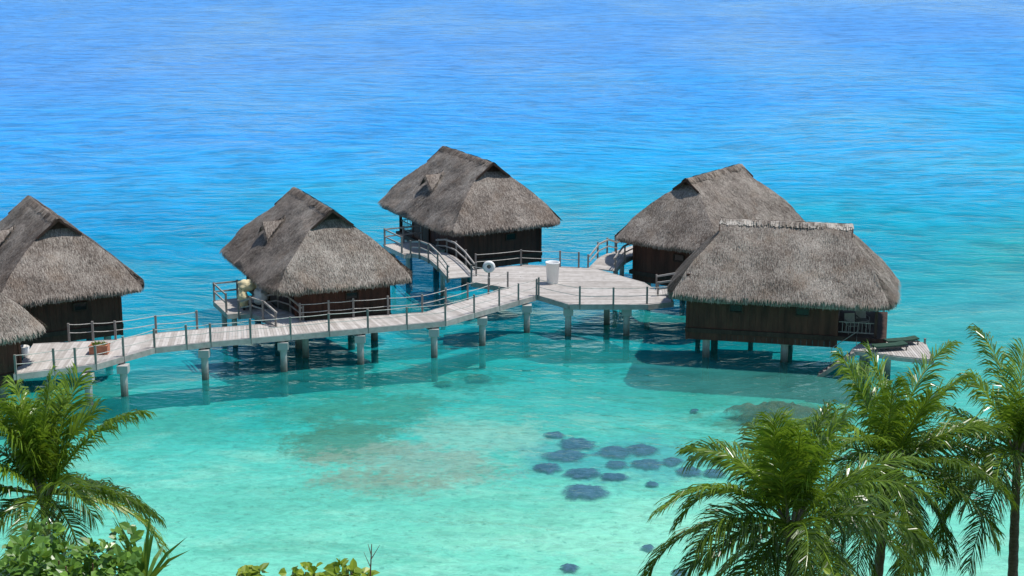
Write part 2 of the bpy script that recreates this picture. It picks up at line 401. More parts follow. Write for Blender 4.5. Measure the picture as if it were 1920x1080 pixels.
        for i in range(240):
            b_=rnd.random(); sg=rnd.choice((-1,1)); p=dp(sg,1.,b_); d=Vector((-.6,0,-.5)).normalized(); L=rnd.uniform(.1,.25); c2=Vector((0,.03,0))
            mb.face([p-c2,p+c2,p+d*L],rnd.random()*.8)
        ap=lambda a_,b_:disp(Vector((-lerp(x1-.25,hw,a_),yc+(b_*2-1)*(hn*(1-.1*a_)),zr-k*lerp(x1-.25,hw,a_)+.20*math.sin(math.pi*min(1,b_))+.02)),.05)
        mb.grid(ap,10,8,.5)
        dn=Vector((-1,0,-k)).normalized(); c2=Vector((0,.018,0))
        for i in range(700):
            p=ap(rnd.random(),rnd.random())+Vector((0,0,.02)); L=rnd.uniform(.2,.4); mb.face([p-c2,p+c2,p+dn*L+Vector((0,0,.04))],rnd.random())
        mb.build('dormer',M['thatch'],roof)
    mb=MB(); mb.box(-2.9,2.85,-5.0,floor_y1,1.5,1.74); 
    for y in (-4.2,-1,2.2,4.8): mb.box(-2.55,2.6,y-.12,y+.12,1.22,1.497)
    mb.build('floor',M['trim'],root)
    mb=MB(); X0,X1,Y0,Y1=-2.6,2.75,-4.9,3.0; ZB,ZT=1.10,4.7
    def boards(a_,b_,nrm_):
        d=(b_-a_); L=d.length; nb=int(L/.30); 
        for i in range(nb):
            p=a_+d*(i/nb); q=a_+d*((i+.98)/nb); o_=nrm_*(.02+rnd.random()*.004); i_=nrm_*-.03
            mb.box6([p+o_,q+o_,q+i_,p+i_]+[v+Vector((0,0,ZT-ZB)) for v in (p+o_,q+o_,q+i_,p+i_)],rnd.random())
    boards(Vector((X0,Y0,ZB)),Vector((X1,Y0,ZB)),Vector((0,-1,0)))
    boards(Vector((X1,Y0,ZB)),Vector((X1,Y1,ZB)),Vector((1,0,0)))
    boards(Vector((X1,Y1,ZB)),Vector((X0,Y1,ZB)),Vector((0,1,0)))
    boards(Vector((X0,Y1,ZB)),Vector((X0,Y0,ZB)),Vector((-1,0,0)))
    mb.box(X0+.04,X1-.04,Y0+.04,Y1-.04,ZB+.3,ZT-.05,.1)
    for x,y in ((X0,Y0),(X1,Y0),(X1,Y1),(X0,Y1)): mb.box(x-.07,x+.07,y-.07,y+.07,ZB-.02,ZT,.9)
    mb.build('wall',M['wall'],root)
    def window(c,d,wd,ht,nrm_):
        f=MB(); c=Vector(c); d=Vector(d); nrm_=Vector(nrm_); u=Vector((0,0,1))
        for s_ in (-1,1):
            f.beam(c+d*s_*wd/2-u*ht/2+nrm_*.06,c+d*s_*wd/2+u*ht/2+nrm_*.06,.07,.07)
            f.beam(c+u*s_*ht/2-d*(wd/2-.04)+nrm_*.065,c+u*s_*ht/2+d*(wd/2-.04)+nrm_*.065,.07,.07)
        fo=f.build('window',M['trim'],root)
        g=MB(); a_=c+nrm_*.045
        g.face([a_-d*wd/2-u*ht/2,a_+d*wd/2-u*ht/2,a_+d*wd/2+u*ht/2,a_-d*wd/2+u*ht/2]); g.build('pane',M['glass'],fo)
    window((.6,Y0,2.95),(1,0,0),.7,.42,(0,-1,0))
    window((X1,-2.3,2.95),(0,1,0),.7,.42,(1,0,0)); window((X1,1.2,2.95),(0,1,0),.7,.42,(1,0,0))
    mb=MB(); mb.box(X0-.09,X0-.04,.4,1.4,1.75,3.8,.9); mb.beam((X0-.06,.35,1.75),(X0-.06,.35,3.85),.1,.1); mb.beam((X0-.06,1.45,1.75),(X0-.06,1.45,3.85),.1,.1)
    mb.build('door',M['trim'],root)
    for x in (-2.6,0,2.65):
        mb=MB(); mb.box(x-.08,x+.08,4.95,5.1,1.745,4.4); mb.build('porch_post',M['trim'],root)
    for seg in (((2.65,3.1),(2.65,4.93)),((-2.5,5.02),(-.1,5.02)),((-2.6,3.1),(-2.6,4.93))):
        mb=MB(); a_=Vector((*seg[0],0)); b_=Vector((*seg[1],0)); 
        for z in (1.95,2.5): mb.beam(a_+Vector((0,0,z)),b_+Vector((0,0,z)),.05,.05)
        nb=int((b_-a_).length/.2)
        for i in range(1,nb): 
            p=a_.lerp(b_,i/nb); mb.beam(p+Vector((0,0,1.96)),p+Vector((0,0,2.49)),.03,.03)
        mb.build('porch_railing',M['post'],root)
    for x in (-2.2,2.2):
        for y in (-3.9,.3,4.6):
            mb=MB(); mb.tube([(x,y,-2.4),(x,y,1.0)],.20,10); mb.box(x-.26,x+.26,y-.22,y+.22,.98,1.218)
            mb.build('pile',M['pile'],root)
    if landing:
        mb=MB(); y=-2.6
        while y<.6: mb.box(-5.8,-2.92,y,y+.13,1.93,2.0,rnd.random()); y+=.145
        mb.box(-5.8,-2.95,-2.6,-2.48,1.72,1.925,.6); mb.box(-5.8,-2.95,.48,.6,1.72,1.925,.6); mb.box(-5.8,-5.68,-2.47,.47,1.72,1.925,.6)
        mb.build('landing',M['deck'],root)
        for x,y in ((-5.75,-2.2),(-5.75,.5),(-4.4,.55),(-3.1,.55)):
            mb=MB(); mb.box(x-.05,x+.05,y-.05,y+.05,1.7,3.1); mb.build('landing_post',M['post'],root)
        for z in (2.55,3.02):
            mb=MB(); mb.beam((-5.75,-2.14,z),(-5.75,.44,z),.05,.09); mb.build('landing_rail',M['beam'],root)
            mb=MB(); mb.beam((-5.69,.52,z),(-3.1,.52,z),.05,.09); mb.build('landing_rail',M['beam'],root)
        for x,y in ((-5.3,-2.1),(-5.3,.2)):
            mb=MB(); mb.tube([(x,y,-2.4),(x,y,1.72)],.15,9); mb.build('pile',M['pile'],root)
    return root
def L2W(mid,rz,x,y,z=2.0):
    c,s_=math.cos(rz),math.sin(rz); return Vector((mid[0]+c*x-s_*y, mid[1]+s_*x+c*y, z))
rzA=math.atan2(.464,.886)
rzB=math.atan2(.40,.917)
B=[((-29.6,82.0),math.atan2(.71,.70),'thatched bungalow cut off by the left frame edge, only its roof corner showing'),
   ((-25.9,92.5),math.atan2(.46,.89),'large thatched bungalow at left whose roof runs out of the left frame edge'),
   ((-11.3,95.0),rzB,'thatched bungalow with linen on its landing, behind the middle of the long walkway'),
   ((-2.9,110.),rzA,'farthest thatched bungalow at top centre, reached by the longest arched bridge'),
   ((12.5,104.2),math.atan2(-.6,.8),'thatched bungalow half hidden behind the bleached-ridge one, gable facing left'),
   ((14.8,90.2),math.atan2(-.975,-.22),'nearest right thatched bungalow with whitish ridge, stairs and a sun deck')]
for i,(m_,r_,lb) in enumerate(B):
    if i==5: bungalow(m_,r_,lb,hw=3.75,hl=6.05,zr=7.25,ze=3.78,rg=3.5,cap='thatch_pale',seed=i+3,dormer=False,floor_y1=5.6)
    elif i==4: bungalow(m_,r_,lb,zr=7.5,rg=3.3,hl=5.8,hw=4.0,seed=i+3)
    else: bungalow(m_,r_,lb,seed=i+3)
for j,(x,y) in enumerate(((2.0,3.75),(.9,4.3))):
    q=L2W(B[5][0],B[5][1],x,y,1.745)
    root=empty('porch_chair',q,('front' if j==0 else 'rear')+' armchair on the shaded porch of the bleached-ridge bungalow','chair',None,B[5][1]+R(20))
    for a_,b_ in ((-.28,-.25),(.28,-.25),(-.28,.25),(.28,.25)):
        mb=MB(); mb.box(a_-.025,a_+.025,b_-.025,b_+.025,0,.42); mb.build('leg',M['post'],root)
    mb=MB(); mb.box(-.3,.3,-.28,.28,.421,.47); mb.build('seat',M['post'],root)
    mb=MB(); mb.beam((-.29,0,.471),(-.42,0,.98),.56,.04); mb.build('backrest',M['beam'],root)
    for s_ in (-1,1):
        mb=MB(); mb.beam((-.28,s_*.29,.66),(.28,s_*.29,.66),.05,.03); mb.beam((.26,s_*.29,.47),(.26,s_*.29,.644),.03,.03); mb.build('armrest',M['post'],root)

# ---------------------------------------------------------------- boardwalk
DZ=2.0
bw=empty('boardwalk',P(640,625,0),'long weathered plank walkway on piles, bending to a wide platform between the bungalows','walkway')
OFF=Vector(bw.location)
nearp=[(25,702),(180,683),(290,652),(395,641),(835,602),(1008,553)]
farp=[(62,645),(215,637),(300,624),(400,615),(800,585),(955,540)]
def interp(poly,u):
    for (u0,v0),(u1,v1) in zip(poly,poly[1:]):
        if u0<=u<=u1: return lerp(v0,v1,(u-u0)/(u1-u0))
    return poly[-1][1] if u>poly[-1][0] else poly[0][1]
mb=MB(); ZV=Vector((0,0,1))
for i in range(len(nearp)-1):
    n0,n1=P(*nearp[i],DZ),P(*nearp[i+1],DZ); f0,f1=P(*farp[i],DZ),P(*farp[i+1],DZ)
    L=((n1-n0).length+(f1-f0).length)/2; c=max(1,int(L/.15))
    for j in range(c):
        a0,a1=j/c,(j+.93)/c
        q=[n0.lerp(n1,a0),n0.lerp(n1,a1),f0.lerp(f1,a1),f0.lerp(f1,a0)]
        mb.box6([v-ZV*.05 for v in q]+q,random.random())
mb.build('deck',M['deck'],bw,OFF)
plaza=[(1008,553),(1068,571),(1215,571),(1262,566),(1207,530),(1112,503),(985,497),(888,506),(884,528),(955,540)]
PW=[P(u,v,DZ) for u,v in plaza]
mb=MB(); ymin=min(p.y for p in PW); ymax=max(p.y for p in PW); y=ymin
def span(yy):
    xs=[]
    for i in range(len(PW)):
        a_,b_=PW[i],PW[(i+1)%len(PW)]
        if (a_.y-yy)*(b_.y-yy)<0: xs.append(a_.x+(b_.x-a_.x)*(yy-a_.y)/(b_.y-a_.y))
    return (min(xs),max(xs)) if len(xs)>1 else None
while y<ymax-.16:
    s0,s1=span(y+.005),span(y+.14)
    if s0 and s1:
        cuts=[0]; 
        while cuts[-1]<1: cuts.append(min(1,cuts[-1]+random.uniform(.2,.5)))
        for c0,c1 in zip(cuts,cuts[1:]):
            a_=Vector((lerp(*s0,c0),y+.005,DZ+.004)); b_=Vector((lerp(*s0,c1)-.01,y+.005,DZ+.004)); c_=Vector((lerp(*s1,c1)-.01,y+.14,DZ+.004)); d_=Vector((lerp(*s1,c0),y+.14,DZ+.004))
            q=[a_,b_,c_,d_]; mb.box6([v-ZV*.05 for v in q]+q,random.random())
    y+=.15
mb.build('platform_deck',M['deck'],bw,OFF)
def edge_beams(px):
    mb=MB()
    for (a_,b_) in zip(px,px[1:]):
        p=P(*a_,DZ); q=P(*b_,DZ); mb.beam(p-ZV*.14,q-ZV*.14,.10,.30,random.uniform(.4,.8))
    mb.build('edge_beam',M['beam'],bw,OFF)
edge_beams(nearp); edge_beams(farp); edge_beams(plaza[:5]); edge_beams(plaza[4:8]); edge_beams(plaza[7:])
def railing(us,poly,hgt=1.0,zb=-.28,lev=(.94,.5)):
    pts=[P(u,interp(poly,u) if v is None else v,DZ) for u,v in us]
    for p in pts:
        mb=MB(); mb.box(p.x-.052,p.x+.052,p.y-.052,p.y+.052,DZ+zb,DZ+hgt+random.uniform(-.04,.08)); 
        mb.build('post',M['post'],bw,OFF)
    for L_ in lev:
        mb=MB()
        for a_,b_ in zip(pts,pts[1:]):
            if (a_-b_).length>6: continue
            q=[a_.lerp(b_,t)+ZV*(L_-.03*math.sin(math.pi*t)) for t in (0,.25,.5,.75,1)]
            mb.tube(q,.02,5)
        mb.build('rope_rail',M['rope'],bw,OFF)
    return pts
g=lambda us:[(u,None) for u in us]
railing(g([30,102,142,180,232,290,350,395,470,545,617,690,763,835,889,936,972,1006]),nearp)
railing(g([130,175,217,293,370]),farp)
railing(g([563,617,663,728,792,836,877,916,952]),farp)
railing([(1010,554),(1087,571),(1150,571),(1213,570),(1260,566)],nearp)
railing([(892,506),(977,498),(1050,500),(1085,502)],farp)
railing([(884,528),(917,533)],farp)
for u,v in [(160,690),(227,674),(380,645),(529,631),(674,618),(813,606),(904,585),(988,562),(570,606),(1066,568),(1176,568),(1139,548)]:
    p=P(u,v,DZ)+Vector((0,.35,0)); mb=MB(); mb.tube([(p.x,p.y,-2.6),(p.x,p.y,1.35)],.185,10); mb.box(p.x-.27,p.x+.27,p.y-.27,p.y+.27,1.22,1.62)
    mb.build('pile',M['pile'],bw,OFF)
for un,uf in [(160,190),(227,240),(380,385),(529,520),(674,650),(813,780),(904,868)]:
    mb=MB(); a_=P(un,interp(nearp,un),DZ); b_=P(uf,interp(farp,uf),DZ); mb.beam(a_-ZV*.42,b_-ZV*.42,.22,.2)
    mb.build('cross_beam',M['post'],bw,OFF)

def bridge(a_,b_,label,wd=1.5,rise=.45,n=7,base='arched_footbridge'):
    a_=Vector(a_); b_=Vector(b_); root=empty(base,(a_.x,a_.y,0),label,'footbridge'); off=Vector((a_.x,a_.y,0))
    d=b_-a_; L=Vector((d.x,d.y,0)).length; dh=Vector((d.x,d.y,0)).normalized(); sx=Vector((dh.y,-dh.x,0))
    def c(t,h=0): return a_.lerp(b_,t)+ZV*(rise*math.sin(math.pi*t)+h)
    mb=MB(); m_=int(L/.15)
    for i in range(m_):
        p,q=c(i/m_),c((i+.9)/m_); s_=sx*wd/2
        v=[p-s_,p+s_,q+s_,q-s_]; mb.box6([x-ZV*.05 for x in v]+[x+ZV*.012 for x in v],random.random())
    mb.build('deck',M['deck'],root,off)
    SG=n-1
    for sg in (-1,1):
        o_=sx*sg*(wd/2+.06)
        mb=MB()
        for i in range(SG): mb.beam(c(i/SG,-.12)+o_,c((i+1)/SG,-.12)+o_,.09,.26)
        mb.build('side_beam',M['beam'],root,off)
        hh=lambda t:.74+.16*math.sin(math.pi*t)
        for fr_,w1,h1 in ((1,.07,.10),(.52,.05,.07)):
            mb=MB()
            for i in range(SG): mb.beam(c(i/SG,hh(i/SG)*fr_)+o_,c((i+1)/SG,hh((i+1)/SG)*fr_)+o_,w1,h1)
            mb.build('handrail',M['beam'],root,off)
        for i in range(n):
            t=i/(n-1); mb=MB(); p=c(t)+o_*1.12; mb.box(p.x-.05,p.x+.05,p.y-.05,p.y+.05,p.z-.25,p.z+hh(t)+.1); mb.build('post',M['post'],root,off)
    if L>4:
        p=c(.5); mb=MB(); mb.tube([(p.x,p.y,-2.5),(p.x,p.y,p.z-.2)],.15,9); mb.build('pile',M['pile'],root,off)
    return root
def land(i,x=-4.4,y=-2.65): return L2W(B[i][0],B[i][1],x,y)
bridge(P(866,520,DZ),land(3),'longest arched footbridge, leading from the platform to the farthest bungalow',n=5,rise=.4)
bridge(P(543,607,DZ),land(2),'short arched footbridge leading to the bungalow with linen on its landing',n=4,rise=.3)
bridge(P(1128,505,DZ),land(4),'arched footbridge from the platform to the half hidden right bungalow',n=4,rise=.4)
bridge(P(1232,548,DZ),land(5,-4.4,-2.65),'low footbridge from the platform end behind the bleached-ridge bungalow',n=5,rise=.15,base='footbridge')

# ---------------------------------------------------------------- things on the decks
def lathe(mb,c,prof,n=28,sh=.5):
    i0=len(mb.v)
    for r_,z in prof:
        for j in range(n):
            a_=2*math.pi*j/n; mb.v.append(Vector((c[0]+r_*math.cos(a_),c[1]+r_*math.sin(a_),c[2]+z)))
    for k_ in range(len(prof)-1):
        for j in range(n):
            a_=i0+k_*n+j; b_=i0+k_*n+(j+1)%n; mb.f.append((a_,b_,b_+n,a_+n)); mb.s.append(sh)
p=P(1036,531,DZ+.01); mb=MB(); lathe(mb,p,[(0,0),(.31,0),(.33,.03),(.40,1.20),(.43,1.22),(.43,1.28),(.39,1.28),(.37,1.2),(.35,1.0),(0,.99)])
tag(mb.build('white_tub',M['white'],None,Vector(p),True),'tall white tapered tub standing alone on the plank platform','tub')
p=P(917,536,DZ+.005); root=empty('lifebuoy_stand',p,'white lifebuoy hung on a short post beside the long arched bridge','lifebuoy'); off=Vector(p)
mb=MB(); mb.box(p.x-.06,p.x+.06,p.y-.06,p.y+.06,DZ,DZ+1.35); mb.build('post',M['post'],root,off)
def torus(mb,c,R_,r_,n=32,m_=10):
    def f(a_,b_):
        A=2*math.pi*a_; Bq=2*math.pi*b_
        return Vector((c.x+(R_+r_*math.cos(Bq))*math.cos(A),c.y+r_*math.sin(Bq),c.z+(R_+r_*math.cos(Bq))*math.sin(A)))
    mb.grid(f,n,m_)
cc=Vector((p.x,p.y-.2,DZ+1.2)); mb=MB(); torus(mb,cc,.24,.125); ring_=mb.build('ring',M['white'],root,off,True)
p=P(187,662,DZ+.004); root=empty('planter_box',p,'terracotta planter with a small plant on the left walkway','planter'); off=Vector(p)
mb=MB()
def trough(mb,p,hx,hy,h,t=.05):
    for (x0,x1,y0,y1) in ((-hx,hx,-hy,-hy+t),(-hx,hx,hy-t,hy),(-hx,-hx+t,-hy+t,hy-t),(hx-t,hx,-hy+t,hy-t)): mb.box(p.x+x0,p.x+x1,p.y+y0,p.y+y1,p.z,p.z+h)
    mb.box(p.x-hx+t,p.x+hx-t,p.y-hy+t,p.y+hy-t,p.z,p.z+h*.8)
    for (x0,x1,y0,y1) in ((-hx-.03,hx+.03,-hy-.03,-hy+.0),(-hx-.03,hx+.03,hy,hy+.03)): mb.box(p.x+x0,p.x+x1,p.y+y0,p.y+y1,p.z+h-.08,p.z+h+.01)
trough(mb,p,.46,.3,.46); mb.build('trough',M['terra'],root,off)
def leaf(mb,p,d,nm,L,wd,sh):
    d=d.normalized(); s_=d.cross(nm).normalized(); nm=s_.cross(d); f=nm*wd*.18
    a_=p; b1=p+d*L*.28+s_*wd*.48+f; b2=p+d*L*.68+s_*wd*.36+f; t=p+d*L; c1=p+d*L*.28-s_*wd*.48+f; c2=p+d*L*.68-s_*wd*.36+f
    mb.face([a_,b1,b2,t],sh); mb.face([a_,t,c2,c1],sh)
mb=MB()
for i in range(40):
    q=p+Vector((random.uniform(-.3,.3),random.uniform(-.15,.15),.40)); d=Vector((random.gauss(0,.5),random.gauss(0,.5),1)); leaf(mb,q,d,Vector((random.random(),-1,.3)),random.uniform(.10,.28),.06,random.random()*.6)
mb.build('plant',M['shrub'],root,off)
p=P(44,668,DZ+.004); mb=MB(); lathe(mb,p,[(0,0),(.22,0),(.3,.2),(.32,.5),(.30,.52),(.27,.3),(0,.28)]); 
tag(mb.build('white_pot',M['white'],None,Vector(p),True),'small white pot beside the cut-off bungalow at the left edge','pot')
lc=L2W(B[2][0],B[2][1],-4.3,-1.9,2.0); root=empty('linen_cart',lc,'cart heaped with cream and white linen on a bungalow landing','linen cart',None,rzB)
mb=MB()
for x in (-.5,.5):
    for y in (-.3,.3): mb.box(x-.03,x+.03,y-.03,y+.03,.12,1.1)
for z in (.2,.65,1.08):
    mb.beam((-.5,-.3,z),(.5,-.3,z),.04,.04); mb.beam((-.5,.3,z),(.5,.3,z),.04,.04); mb.box(-.47,.47,-.27,.27,z-.03,z-.001)
mb.build('frame',M['darkmetal'],root)
for x in (-.45,.45):
    for y in (-.27,.27):
        mb=MB(); mb.tube([(x,y-.03,.085),(x,y+.03,.085)],.08,12); mb.build('wheel',M['darkmetal'],root)
def blobm(c,rx,ry,rz_,amp,fr,seed,flat=0.):
    def f(a_,b_):
        th=math.pi*a_; ph=2*math.pi*b_; d=Vector((math.sin(th)*math.cos(ph),math.sin(th)*math.sin(ph),math.cos(th)))
        s_=1+amp*noise.fractal(d*fr+Vector((seed*5.3,seed,0)),1.,2.,4)
        return Vector((c[0]+d.x*rx*s_,c[1]+d.y*ry*s_,c[2]+d.z*rz_*s_*(1-flat*max(0,d.z))))
    return f
mb=MB(); mb.grid(blobm((-.15,-.05,1.36),.52,.40,.34,.4,2.,1),16,20); mb.build('cream_bag',M['cream'],root,smooth=True)
mb=MB(); mb.grid(blobm((-.5,-.25,.72),.30,.3,.55,.35,2.,2),14,18); mb.build('cream_bag',M['cream'],root,smooth=True)
mb=MB(); mb.grid(blobm((.5,-.35,.72),.40,.36,.5,.4,2.,3),14,18); mb.build('white_bag',M['linen'],root,smooth=True)
mb=MB(); mb.grid(blobm((.40,0,1.28),.32,.30,.22,.35,2.,4),12,16); mb.build('white_towel',M['linen'],root,smooth=True)

# ---------------------------------------------------------------- sun deck and stairs of the near bungalow
SZ=1.45
sdk=empty('sun_deck',P(1680,665,0),'small low plank sun deck on piles at the right of the bleached-ridge bungalow','deck'); off=Vector(sdk.location)
poly=[P(1596,655,SZ),P(1690,668,SZ),P(1750,674,SZ),P(1735,642,SZ),P(1628,631,SZ)]
PW=poly; mb=MB(); x=min(p.x for p in PW)
def spanx(xx):
    ys=[]
    for i in range(len(PW)):
        a_,b_=PW[i],PW[(i+1)%len(PW)]
        if (a_.x-xx)*(b_.x-xx)<0: ys.append(a_.y+(b_.y-a_.y)*(xx-a_.x)/(b_.x-a_.x))
    return (min(ys),max(ys)) if len(ys)>1 else None
while x<max(p.x for p in PW)-.15:
    s0,s1=spanx(x+.01),spanx(x+.13)
    if s0 and s1:
        q=[Vector((x+.01,s0[0],SZ)),Vector((x+.13,s1[0],SZ)),Vector((x+.13,s1[1],SZ)),Vector((x+.01,s0[1],SZ))]; mb.box6([v-ZV*.05 for v in q]+q,random.random())
    x+=.14
mb.build('deck',M['deck'],sdk,off)
mb=MB()
for a_,b_ in zip(poly,poly[1:]+poly[:1]): mb.beam(a_-ZV*.16,b_-ZV*.16,.09,.2)
mb.build('edge_beam',M['beam'],sdk,off)
for u,v in ((1672,657),(1625,642)):
    p=P(u,v,SZ)+Vector((-.1,.3,0)); mb=MB(); mb.tube([(p.x,p.y,-2.5),(p.x,p.y,SZ-.26)],.17,9); mb.build('pile',M['pile'],sdk,off)
for u,v in ((1748,673),(1734,643)):
    p=P(u,v,SZ); mb=MB(); mb.box(p.x-.05,p.x+.05,p.y-.05,p.y+.05,SZ-.3,SZ+.25); mb.build('post',M['post'],sdk,off)
a_=P(1604,657,SZ); b_=P(1556,688,.45)
st=empty('water_stairs',b_,'steep wooden steps with a thin handrail going down into the water by the sun deck','stairs'); off=Vector(b_)
d=b_-a_; hd=Vector((d.x,d.y,0)).normalized(); sx=Vector((hd.y,-hd.x,0)); b2=b_+d*.5
for sg in (-1,1):
    mb=MB(); mb.beam(a_+sx*sg*.38-ZV*.1,b2+sx*sg*.38-ZV*.1,.06,.2); mb.build('stringer',M['post'],st,off)
for i in range(8):
    c=a_.lerp(b2,(i+.7)/8.5); mb=MB(); mb.beam(c-sx*.34,c+sx*.34,.17,.045); mb.build('step',M['post'],st,off)
o_=sx*.40
mb=MB(); mb.tube([a_+o_,a_+o_+ZV*.9,b_+o_+ZV*.9,b_+o_+ZV*.1],.022,6); mb.build('handrail',M['post'],st,off)
def lounger(p,rz,label):
    root=empty('sun_lounger',p,label,'sun lounger',None,rz)
    mb=MB(); mb.beam((-.9,-.28,.2),(.9,-.28,.2),.05,.06); mb.beam((-.9,.28,.2),(.9,.28,.2),.05,.06)
    for i in range(12): mb.box(-.86+i*.148,-.86+i*.148+.09,-.25,.25,.205,.225)
    mb.build('frame',M['darkmetal'],root)
    for x in (-.8,.8):
        for y in (-.28,.28):
            mb=MB(); mb.beam((x,y,0),(x,y,.17),.05,.05); mb.build('leg',M['darkmetal'],root)
    mb=MB(); mb.beam((-.9,0,.27),(.3,0,.27),.56,.07); mb.beam((.3,0,.27),(.88,0,.33),.56,.07); mb.build('cushion',M['green_cushion'],root)
p1=P(1668,656,SZ+.005); p2=P(1690,646,SZ+.005)
lounger(p1,R(14),'front sun lounger with dark green cushion on the small sun deck')
lounger(p2,R(14),'rear sun lounger with dark green cushion on the small sun deck')

# ---------------------------------------------------------------- corals
def coral(u,v,rx,ry,label,mat='coral',h=.16,seed=0,name='coral_head',amp=.34):
    p=P(u,v,-1.35+h*.5); t=(26+1.2)/(sp+(v-540)/F*cp); X=rx*1.14*t/F; Y=min(ry*1.14*t/F/.36,X*1.15)
    mb=MB(); nu,nv=24,56
    def f(a_,b_):
        ph=2*math.pi*b_; r=a_**.8
        e=1+amp*noise.fractal(Vector((math.cos(ph)*1.6+seed*3.1,math.sin(ph)*1.6,seed)),.8,2.,6)
        x=math.cos(ph)*r*X*e; y=math.sin(ph)*r*Y*e
        z=h*(1-r**3)*(1+.35*noise.noise(Vector((x*1.4,y*1.4,seed)))+.2*noise.noise(Vector((x*5,y*5,seed))))
        return Vector((p.x+x,p.y+y,-1.345+seed*.0008+z))
    mb.grid(f,nu,nv,lambda a_:a_)
    o=mb.build(name,M[mat],None,Vector((p.x,p.y,-1.37)),True); tag(o,label,'coral' if mat=='coral' else 'reef rock',None); return o
heads=[(1080,832,38,12,'dark coral head at the top centre of the coral cluster'),(1040,815,21,7,'small dark coral head at the upper left tip of the coral cluster'),
(1060,854,42,12,'broad dark coral head left of the cluster centre'),(1026,877,27,12,'round dark coral head at the left edge of the cluster'),
(1092,887,36,11,'flat dark coral head just above the large lowest round one'),(1100,921,44,16,'large round dark coral head lowest in the cluster'),
(1152,848,38,12,'dark coral head at the middle top of the cluster'),(1207,843,32,11,'dark coral head at the upper right of the cluster'),
(1213,870,34,11,'dark coral head right of the cluster centre'),(1157,871,24,8,'small dark coral head in the middle of the cluster'),
(1150,894,30,7,'thin dark coral head at the lower middle of the cluster'),(1262,866,22,8,'small coral head between the cluster and the right palms'),
(1292,884,28,10,'coral head nearest the left tips of the right palm fronds'),(1340,888,24,9,'rightmost coral head, behind the palm frond tips'),
(1222,908,14,5,'tiny coral head under the right side of the cluster'),(1068,1065,18,8,'lone dark coral head at the bottom centre of the frame'),
(1215,1028,14,5,'lone small coral head left of the lowest palm fronds'),(1275,1075,16,7,'small coral head at the bottom edge beside the palm fronds'),
(1302,771,9,4,'tiny lone coral head left of the brown reef rock'),(26,1052,18,8,'small coral head at the lower left behind the palm')]
for i,(u,v,rx,ry,lb) in enumerate(heads): coral(u,v,rx,ry,lb,seed=i+1)
coral(1462,776,88,17,'wide brown reef rock just under the surface above the right palms','reef',.85,31,'reef_rock',.3)
coral(895,710,26,7,'small dark reef rock in the shade below the walkway','reef_shaded',.25,32,'reef_rock')
coral(832,720,20,5,'flat dark reef rock left of the small shaded one','reef_shaded',.2,33,'reef_rock')

# ---------------------------------------------------------------- palms
def frond(root,base,az,e0,L,droop,sh,rnd,off,np_=86,lmax=.90):
    mb=MB(); dh=Vector((math.cos(az),math.sin(az),0)); n=26; pts=[Vector(base)]; tan=[]
    tw=rnd.uniform(-.3,.3); side_w=rnd.uniform(-.45,.45); sxv=Vector((-dh.y,dh.x,0))
    for i in range(n):
        s_=i/n; an=e0-droop*(s_**1.5); d=(dh*math.cos(an)+ZV*math.sin(an)+sxv*side_w*s_).normalized(); tan.append(d); pts.append(pts[-1]+d*L/n)
    tan.append(tan[-1])
    mb.tube(pts,[lerp(.04,.008,(i/n)**.7) for i in range(n+1)],5,min(.95,sh+.35),False)
    dr_=rnd.uniform(.7,1.8)
    for i in range(np_):
        s_=.13+.87*(i+rnd.uniform(-.35,.35))/np_; s_=clamp(s_,.1,.995); f=s_*n; k_=int(f); p=pts[k_].lerp(pts[min(k_+1,n)],f-k_); T=tan[k_]
        Bv=T.cross(ZV); Bv=Bv.normalized() if Bv.length>.05 else sxv; Nv=Bv.cross(T)
        if Nv.z<0 and abs(Nv.z)>.2: Nv=-Nv
        prof=(math.sin(math.pi*clamp(.10+.82*s_))**.5)
        for sg in (-1,1):
            if rnd.random()<.04: continue
            ang=lerp(R(60),R(20),s_)+rnd.gauss(0,.11); l=lmax*prof*rnd.uniform(.78,1.08)
            d=(T*math.cos(ang)+Bv*sg*math.sin(ang)+Nv*(.20+tw*sg+rnd.gauss(0,.10))).normalized()
            d2=(d+Vector((0,0,-rnd.uniform(.25,.6)*dr_))).normalized(); d3=(d2+Vector((0,0,-rnd.uniform(.4,.9)*dr_))).normalized()
            wv=(T*.8+Nv*.6*rnd.uniform(-1,1)).normalized()*.020
            a_=p; b_=p+d*l*.35; c_=b_+d2*l*.35; e_=c_+d3*l*.3
            q=clamp(sh+rnd.gauss(0,.10)); 
            mb.face([a_-wv*.6,a_+wv*.6,b_+wv*1.15,b_-wv*1.15],q); mb.face([b_-wv*1.15,b_+wv*1.15,c_+wv*.9,c_-wv*.9],q); mb.face([c_-wv*.9,c_+wv*.9,e_],q)
    return mb.build('frond',M['palm'],root,off)
